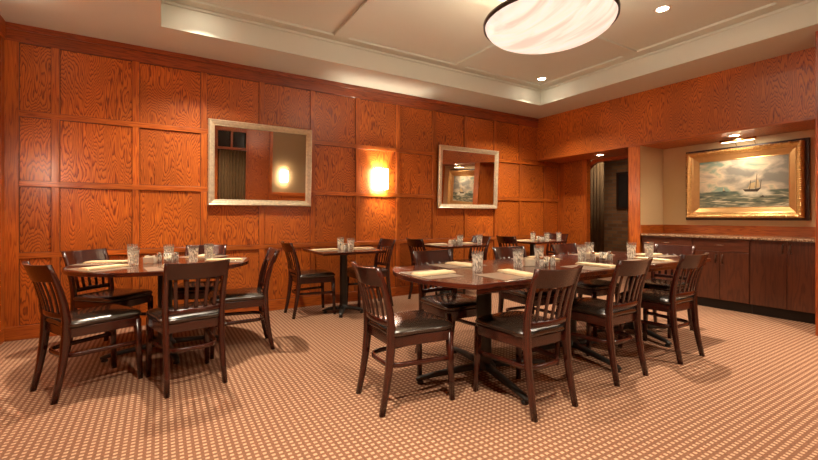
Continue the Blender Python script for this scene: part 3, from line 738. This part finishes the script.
chair(2.92, 2.63, -93, D+'facing us, middle of the long table far side', G_LONG)
chair(3.76, 2.625, -90, D+'facing us, rightmost along the long table far side', G_LONG)
chair(4.335, 2.21, 180, D+'at the right end of the long table before the cabinets', G_LONG)
chair(-.407, 3.554, 27, D+'at the front left of the round table, leftmost in the photo', G_ROUND)
chair(.155, 3.312, 101, D+'with its back to us in front of the round table', G_ROUND)
chair(.58, 3.84, 176, D+'seen side on at the right of the round table', G_ROUND)
chair(-.36, 4.39, -42, D+'behind the round table on its left side', G_ROUND)
chair(.31, 4.50, -110, D+'mostly hidden behind the round table on its right side', G_ROUND)
chair(1.54, 4.775, 0, D+'left of the small table below the sconce', G_SMALL)
chair(2.29, 4.79, 180, D+'right of the small table below the sconce', G_SMALL)
chair(3.24, 4.70, 0, D+'left of the small table below the right mirror', G_SMALL)
chair(3.95, 4.80, 180, D+'right of the small table below the right mirror', G_SMALL)
chair(4.81, 4.56, 0, D+'left of the small table in the far corner', G_SMALL)
chair(5.72, 4.78, 180, D+'right of the small table in the far corner', G_SMALL)

# ------------------------------------------------------------------ tables
TH = .76
def base(t, cx, cy, ang, r, rc=.055, leaf=None):
    b = MB(); b.lathe([(rc+.03, .055), (rc+.028, .075), (rc+.004, .10), (rc, .12), (rc, .69), (rc+.02, .70), (rc+.02, .715)], 24, c=(cx, cy, 0)); b.build('column', 'iron', t)
    b = MB()
    for s in (0, 90):
        a = R(ang+s); b.sweep([(cx+cos(a)*.22, cy+sin(a)*.22, .722), (cx-cos(a)*.22, cy-sin(a)*.22, .722)], (.05, .014))
    b.build('top_bracket', 'iron', t)
    for k in range(4):
        a = R(ang+90*k); b = MB(); ca, sa = cos(a), sin(a)
        P = [(.03, .075), (r*.35, .062), (r*.75, .048), (r-.03, .038), (r, .030)]
        b.sweep([(cx+ca*d, cy+sa*d, z) for d, z in P], [(.058, .045), (.054, .040), (.046, .030), (.042, .024), (.030, .016)])
        o = b.build('base_arm', 'iron', t)
        g = MB(); g.lathe([(.022, 0), (.024, .006), (.020, .018), (.01, .026)], 16, c=(cx+ca*(r-.03), cy+sa*(r-.03), 0)); g.build('glide', 'black', o)
def circ(cx, cy, r, a0, a1, n): return [(cx+r*cos(R(a0+(a1-a0)*k/n)), cy+r*sin(R(a0+(a1-a0)*k/n))) for k in range(n+1)]
# round table
t = thing('round_table', 'round dark mahogany pedestal table laid for five on the left', 'table')
b = MB(); b.prism(circ(.03, 4.10, .68, 0, 360, 71)[:-1], TH-.032, TH); b.build('table_top', 'table_wood', t, bevel=.005, seg=3)
base(t, .03, 4.10, 10, .45)
# long run
GT = 'square tables pushed together into the long table'
def segpoly(cx, cy, r, a0, a1): return circ(cx, cy, r, a0, a1, 20)
A0, A1, By0, By1 = 1.56, 2.54, 1.80, 2.78
ca_, cb_ = (A0+A1)/2, (By0+By1)/2
t = thing('square_table', 'left table of the long run, with a curved end leaf raised', 'table', group=GT)
b = MB(); b.box(A0, A1-.001, By0, By1, TH-.032, TH, 'x'); b.build('table_top', 'table_wood', t, bevel=.004, seg=3)
r = .98/2*math.sqrt(2)
b = MB(); b.prism(circ(2.1588, cb_, .7736, 140.7, 219.3, 24), TH-.032, TH, grain='y'); o = b.build('end_leaf', 'table_wood', t, bevel=.004, seg=3); o.location.x = -.002
def folded(t, cx, cy, half, side):
    rr = half*math.sqrt(2); y = cy - side*half
    P = [(x, y + side*(math.sqrt(max(0, rr*rr-(x-cx)**2))-half) + side*.012) for x in [cx-half*.98+half*1.96*k/20 for k in range(21)]]
    b = MB(); b.prism(P, TH-.066, TH-.036); b.build('folded_leaf', 'table_wood', t, bevel=.003)
folded(t, ca_, cb_, .49, 1); folded(t, ca_, cb_, .49, -1)
base(t, 2.02, 2.26, 78, .53)
for x0, x1, bc, ang, rr, lab in ((2.54, 3.49, (3.0, 2.27), 78, .53, 'middle table of the long run of tables on the right'), (3.49, 4.44, (4.0, 2.28), 68, .45, 'right table of the long run, nearest the cabinets')):
    t = thing('square_table', lab, 'table', group=GT)
    b = MB(); b.box(x0+.001, x1-.001, By0, By1, TH-.032, TH, 'x'); b.build('table_top', 'table_wood', t, bevel=.004, seg=3)
    folded(t, (x0+x1)/2, (By0+By1)/2, .475, 1); folded(t, (x0+x1)/2, (By0+By1)/2, .475, -1)
    base(t, *bc, ang, rr)
SM = [(1.87, 4.58, 'sconce', 'small square wall table below the sconce', 60), (3.54, 4.68, 'right mirror', 'small square wall table below the right mirror', 0), (5.27, 4.70, 'far corner', 'small square wall table in the far right corner', 0)]
for cx, cy, _, lab, ang in SM:
    t = thing('wall_table', lab, 'table', group='small square tables along the back wall')
    b = MB(); b.box(cx-.38, cx+.38, cy-.375, cy+.375, TH-.03, TH, 'x'); b.build('table_top', 'table_wood', t, bevel=.004, seg=3)
    base(t, cx, cy, ang, .25, .045)

# ------------------------------------------------------------------ table settings
def proto(name, cat, parts):
    t = thing(name, '', cat, (0, 0, -5))
    for nm, mb, mat, kw in parts: mb.build(nm, mat, t, **kw)
    return t
SEEN = {}
def put(t, x, y, rz, label, group, z=TH+.0004):
    c = t if not SEEN.get(t.name) else copy_tree(t); SEEN[t.name] = True
    c.location = (x, y, z); c.rotation_euler = (0, 0, R(rz)); c['label'] = label; c['group'] = group; return c
# tumbler: faceted outside
b = MB(); n = 10
b.lathe([(.033, .0), (.035, .004), (.038, .090), (.040, .1), (.043, .142), (.041, .1425), (.0375, .10), (.0345, .085), (.031, .020), (.0, .016)], 20, smooth=False)
V = []
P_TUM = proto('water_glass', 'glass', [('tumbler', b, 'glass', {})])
# faceted lower body via flattening every other vertex column
me = P_TUM.children[0].data
for v in me.vertices:
    rr = math.hypot(v.co.x, v.co.y)
    if rr > .0325 and v.co.z < .095 and not (.0335 < rr < .0348):
        k = round(math.degrees(math.atan2(v.co.y, v.co.x))/18)
        if k % 2: v.co.x *= .90; v.co.y *= .90
# shakers
def shaker(fill):
    b = MB(); b.lathe([(.0, .0), (.021, .0), (.022, .004), (.0215, .05), (.018, .062), (.016, .062), (.0195, .048), (.0195, .006), (0, .005)], 12, smooth=True)
    c = MB(); c.lathe([(.0175, .060), (.019, .062), (.019, .076), (.014, .084), (.0001, .086)], 16)
    f = MB(); f.lathe([(.0001, .0055), (.0185, .0065), (.0185, .04), (.0001, .041)], 12)
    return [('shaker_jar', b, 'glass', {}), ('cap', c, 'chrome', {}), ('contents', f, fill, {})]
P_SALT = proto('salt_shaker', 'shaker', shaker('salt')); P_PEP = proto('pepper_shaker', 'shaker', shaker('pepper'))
# sugar caddy: open ceramic box with packets
b = MB(); w, d, h, th = .042, .027, .052, .004
b.box(-w, w, -d, d, 0, th); b.box(-w, w, -d, -d+th, th, h); b.box(-w, w, d-th, d, th, h); b.box(-w, -w+th, -d+th, d-th, th, h); b.box(w-th, w, -d+th, d-th, th, h)
parts = [('caddy_box', b, 'ceramic', {'bevel': .002})]
random.seed(5)
b = MB()
for k in range(9):
    x = -.032+.008*k; b.box(x-.0012, x+.0012, -.021+random.uniform(-.001, .001), .021, th+.001, .058+random.uniform(0, .01))
parts.append(('sugar_packets', b, 'paper', {}))
P_CAD = proto('sugar_caddy', 'sugar caddy', parts)
for c in P_CAD.children:
    if c.name.startswith('sugar_packets'): c['kind'] = 'stuff'
# votive
b = MB(); b.lathe([(0, 0), (.027, 0), (.03, .004), (.033, .075), (.031, .075), (.0275, .012), (0, .01)], 20)
c = MB(); c.lathe([(.0001, .0105), (.026, .011), (.027, .035), (.0001, .034)], 16)
f = MB(); f.lathe([(.0001, .036), (.004, .042), (.0045, .048), (.0001, .064)], 10)
P_VOT = proto('votive_candle', 'candle', [('votive_glass', b, 'frost', {}), ('wax', c, 'wax', {}), ('flame', f, 'flame', {})])
# napkin: folded linen, three layers, slightly offset
b = MB()
for k, (w, l, dx) in enumerate(((.058, .150, 0), (.056, .147, .001), (.050, .142, -.004))):
    z = k*.0042; V = []; F = []
    nx, ny = 6, 10
    for sgn in (0, 1):
        for j in range(ny+1):
            for i in range(nx+1):
                x = -w+2*w*i/nx; y = -l+2*l*j/ny
                V.append((x+dx, y, z + (.0042 if sgn else 0) + (.0012*sin(i*1.1+k)*sin(j*.7) if sgn and 0 < i < nx else 0)))
    o = (nx+1)*(ny+1)
    for j in range(ny):
        for i in range(nx):
            a = j*(nx+1)+i; F.append((a+1, a, a+nx+1, a+nx+2)); F.append((o+a, o+a+1, o+a+nx+2, o+a+nx+1))
    ring = [i for i in range(nx+1)] + [j*(nx+1)+nx for j in range(1, ny+1)] + [ny*(nx+1)+i for i in range(nx-1, -1, -1)] + [j*(nx+1) for j in range(ny-1, 0, -1)]
    for q in range(len(ring)): a, c2 = ring[q], ring[(q+1) % len(ring)]; F.append((a, c2, o+c2, o+a))
    b.add(V, F, smooth=True)
P_NAP = thing('napkin', '', 'napkin', (0, 0, -5)); nm = b.build('linen', 'napkin', P_NAP)
# collapse the napkin to a single mesh object
bpy.data.objects.remove(P_NAP); P_NAP = nm; nm.name = 'napkin'; nm.parent = None; nm['category'] = 'napkin'
e = nm.modifiers.new('es', 'EDGE_SPLIT'); e.split_angle = R(50)
# placemat
b = MB(); b.box(-.19, .19, -.14, .14, 0, .0025); P_MAT = b.build('placemat', 'placemat', None, bevel=.001); P_MAT['category'] = 'placemat'
# knife, fork
def flat(outline, z0=.0, th=.0022, curve=None):
    b = MB(); b.prism(outline, z0, z0+th); return b
kn = flat([(-.009, -.115), (-.010, -.03), (-.006, -.01), (-.010, .0), (-.0095, .08), (-.002, .108), (.004, .112), (.005, .0), (.005, -.01), (.009, -.03), (.009, -.115), (0, -.12)])
P_KNI = kn.build('table_knife', 'steel', None, bevel=.0006); P_KNI['category'] = 'knife'
fk = flat([(-.008, -.10), (-.003, -.02), (-.003, .03), (-.012, .05), (-.012, .10), (-.0085, .10), (-.0075, .062), (-.0055, .062), (-.005, .10), (-.0015, .10), (-.001, .062), (.001, .062), (.0015, .10), (.005, .10), (.0055, .062), (.0075, .062), (.0085, .10), (.012, .10), (.012, .05), (.003, .03), (.003, -.02), (.008, -.10), (0, -.106)])
P_FOR = fk.build('table_fork', 'steel', None, bevel=.0005); P_FOR['category'] = 'fork'

def setting(ex, ey, a, where, nang=0, noff=0, din=.17, kf=True):
    """ex,ey point on the table edge; a = direction inwards"""
    ca, sa = cos(R(a)), sin(R(a)); rz = a-90
    def at(di, dt): return ex+ca*di+sa*dt, ey+sa*di-ca*dt      # dt to the diner's right
    put(P_MAT, *at(din, 0), rz, 'taupe placemat '+where, 'taupe placemats')
    put(P_NAP, *at(din+(.03 if din > .15 else .005), noff), rz+nang, 'folded cream napkin '+where, 'folded cream napkins', TH+.0034)
    if kf:
        put(P_KNI, *at(din-.01, noff+.085), rz+nang, 'steel knife '+where, 'steel table knives', TH+.0034)
        put(P_FOR, *at(din-.01, noff-.085), rz+nang, 'steel fork '+where, 'steel table forks', TH+.0034)
setting(1.395, 2.29, 0, 'at the left end of the long table', 4)
setting(1.99, By0, 90, 'at the near left seat of the long table', -6, .10)
setting(2.86, By0, 90, 'at the near middle seat of the long table', 4, .11)
setting(3.70, By0, 90, 'at the near right seat of the long table', -5, .1)
setting(2.05, By1, -90, 'at the far left seat of the long table', 5, -.03)
setting(2.98, By1, -90, 'at the far middle seat of the long table', -4, -.05)
setting(3.80, By1, -90, 'at the far right seat of the long table', 3, -.03)
setting(4.44, 2.26, 180, 'at the right end of the long table', 3)
for a, w in ((213, 'front left'), (277, 'front'), (345, 'right'), (155, 'back left'), (50, 'back right')):
    setting(.03+.675*cos(R(a)), 4.10+.675*sin(R(a)), a+180, 'at the %s seat of the round table' % w, 3, 0, .175)
for cx, cy, w, _, _ in SM:
    ww = {'sconce': 'below the sconce', 'right mirror': 'below the right mirror', 'far corner': 'in the far corner'}[w]
    setting(cx-.38, cy, 0, 'on the left half of the small table '+ww, 2, 0, .145)
    setting(cx+.38, cy, 180, 'on the right half of the small table '+ww, -2, 0, .145)
GG = 'clear water tumblers'
for x, y, lab in ((1.95, 2.25, 'on the left table of the long run, nearest the rounded end'), (2.37, 2.26, 'on the long table just left of the left sugar caddy'),
                  (2.79, 2.42, 'on the long table just right of the left candle'), (3.21, 2.30, 'on the long table just left of the right salt and pepper'),
                  (3.56, 2.47, 'on the long table behind the right candle'), (3.87, 2.235, 'on the long table, left of the two near its right end'),
                  (4.06, 2.17, 'on the long table, right of the two near its right end'),
                  (-.222, 4.475, 'on the round table, farther of the two at its left'), (-.19, 3.95, 'on the round table, nearer of the two at its left'),
                  (.06, 4.25, 'on the round table behind the shakers'), (.24, 3.99, 'on the round table, nearer of the two at its right'), (.38, 4.20, 'on the round table, farther of the two at its right'),
                  (1.87, 4.36, 'on the small table below the sconce, front one'), (1.88, 4.70, 'on the small table below the sconce, back one'),
                  (3.54, 4.45, 'on the middle of the small table below the right mirror'), (3.85, 4.40, 'on the right of the small table below the right mirror'),
                  (5.25, 4.68, 'on the far corner table, back one'), (5.27, 4.41, 'on the far corner table, front one'), (5.57, 4.42, 'on the far corner table, right one')):
    put(P_TUM, x, y, random.uniform(0, 90), 'clear tumbler '+lab, GG)
def cluster(cad, salt, pep, vot, w):
    if cad: put(P_CAD, *cad, 'white sugar caddy with packets '+w, 'white sugar caddies')
    if salt: put(P_SALT, *salt, 0, 'glass salt shaker '+w, 'glass salt shakers')
    if pep: put(P_PEP, *pep, 0, 'glass pepper shaker '+w, 'glass pepper shakers')
    if vot: put(P_VOT, *vot, 0, 'small glass votive candle '+w, 'glass votive candles')
cluster((2.50, 2.27, -25), (2.52, 2.16), (2.66, 2.17), (2.59, 2.19), 'at the left of the long table')
cluster((3.38, 2.36, -25), (3.28, 2.24), (3.42, 2.17), (3.35, 2.19), 'at the right of the long table')
cluster((-.08, 4.06, -25), (-.015, 4.13), (.11, 4.10), (.05, 4.11), 'in the middle of the round table')
cluster((1.85, 4.52, 88), (1.84, 4.44), (1.895, 4.445), (1.865, 4.61), 'on the small table below the sconce')
cluster((3.53, 4.63, 92), (3.51, 4.54), (3.57, 4.545), None, 'on the small table below the right mirror')
cluster(None, (5.24, 4.50), (5.295, 4.505), (5.27, 4.58), 'on the small table in the far corner')

# ------------------------------------------------------------------ camera, world, view
cam = bpy.data.cameras.new('camera'); co = bpy.data.objects.new('camera', cam); COL.objects.link(co)
cam.sensor_width = 36; cam.lens = 407/818*36; cam.shift_y = -13/818; cam.clip_start = .02
co.location = (0, 0, H_CAM); co.rotation_euler = (R(90), 0, R(-31.35)); SC.camera = co
w = bpy.data.worlds.new('world'); SC.world = w; w.use_nodes = True; w.node_tree.nodes['Background'].inputs[0].default_value = (.02, .014, .01, 1)
SC.view_settings.view_transform = 'Standard'; SC.view_settings.look = 'None'; SC.view_settings.gamma = 1; SC.view_settings.use_curve_mapping = False
SC.view_settings.exposure = 1.85
c = SC.cycles; c.max_bounces = 9; c.diffuse_bounces = 5; c.glossy_bounces = 5; c.transmission_bounces = 8; c.transparent_max_bounces = 8
c.caustics_reflective = False; c.caustics_refractive = False; c.sample_clamp_indirect = 4; c.use_denoising = True
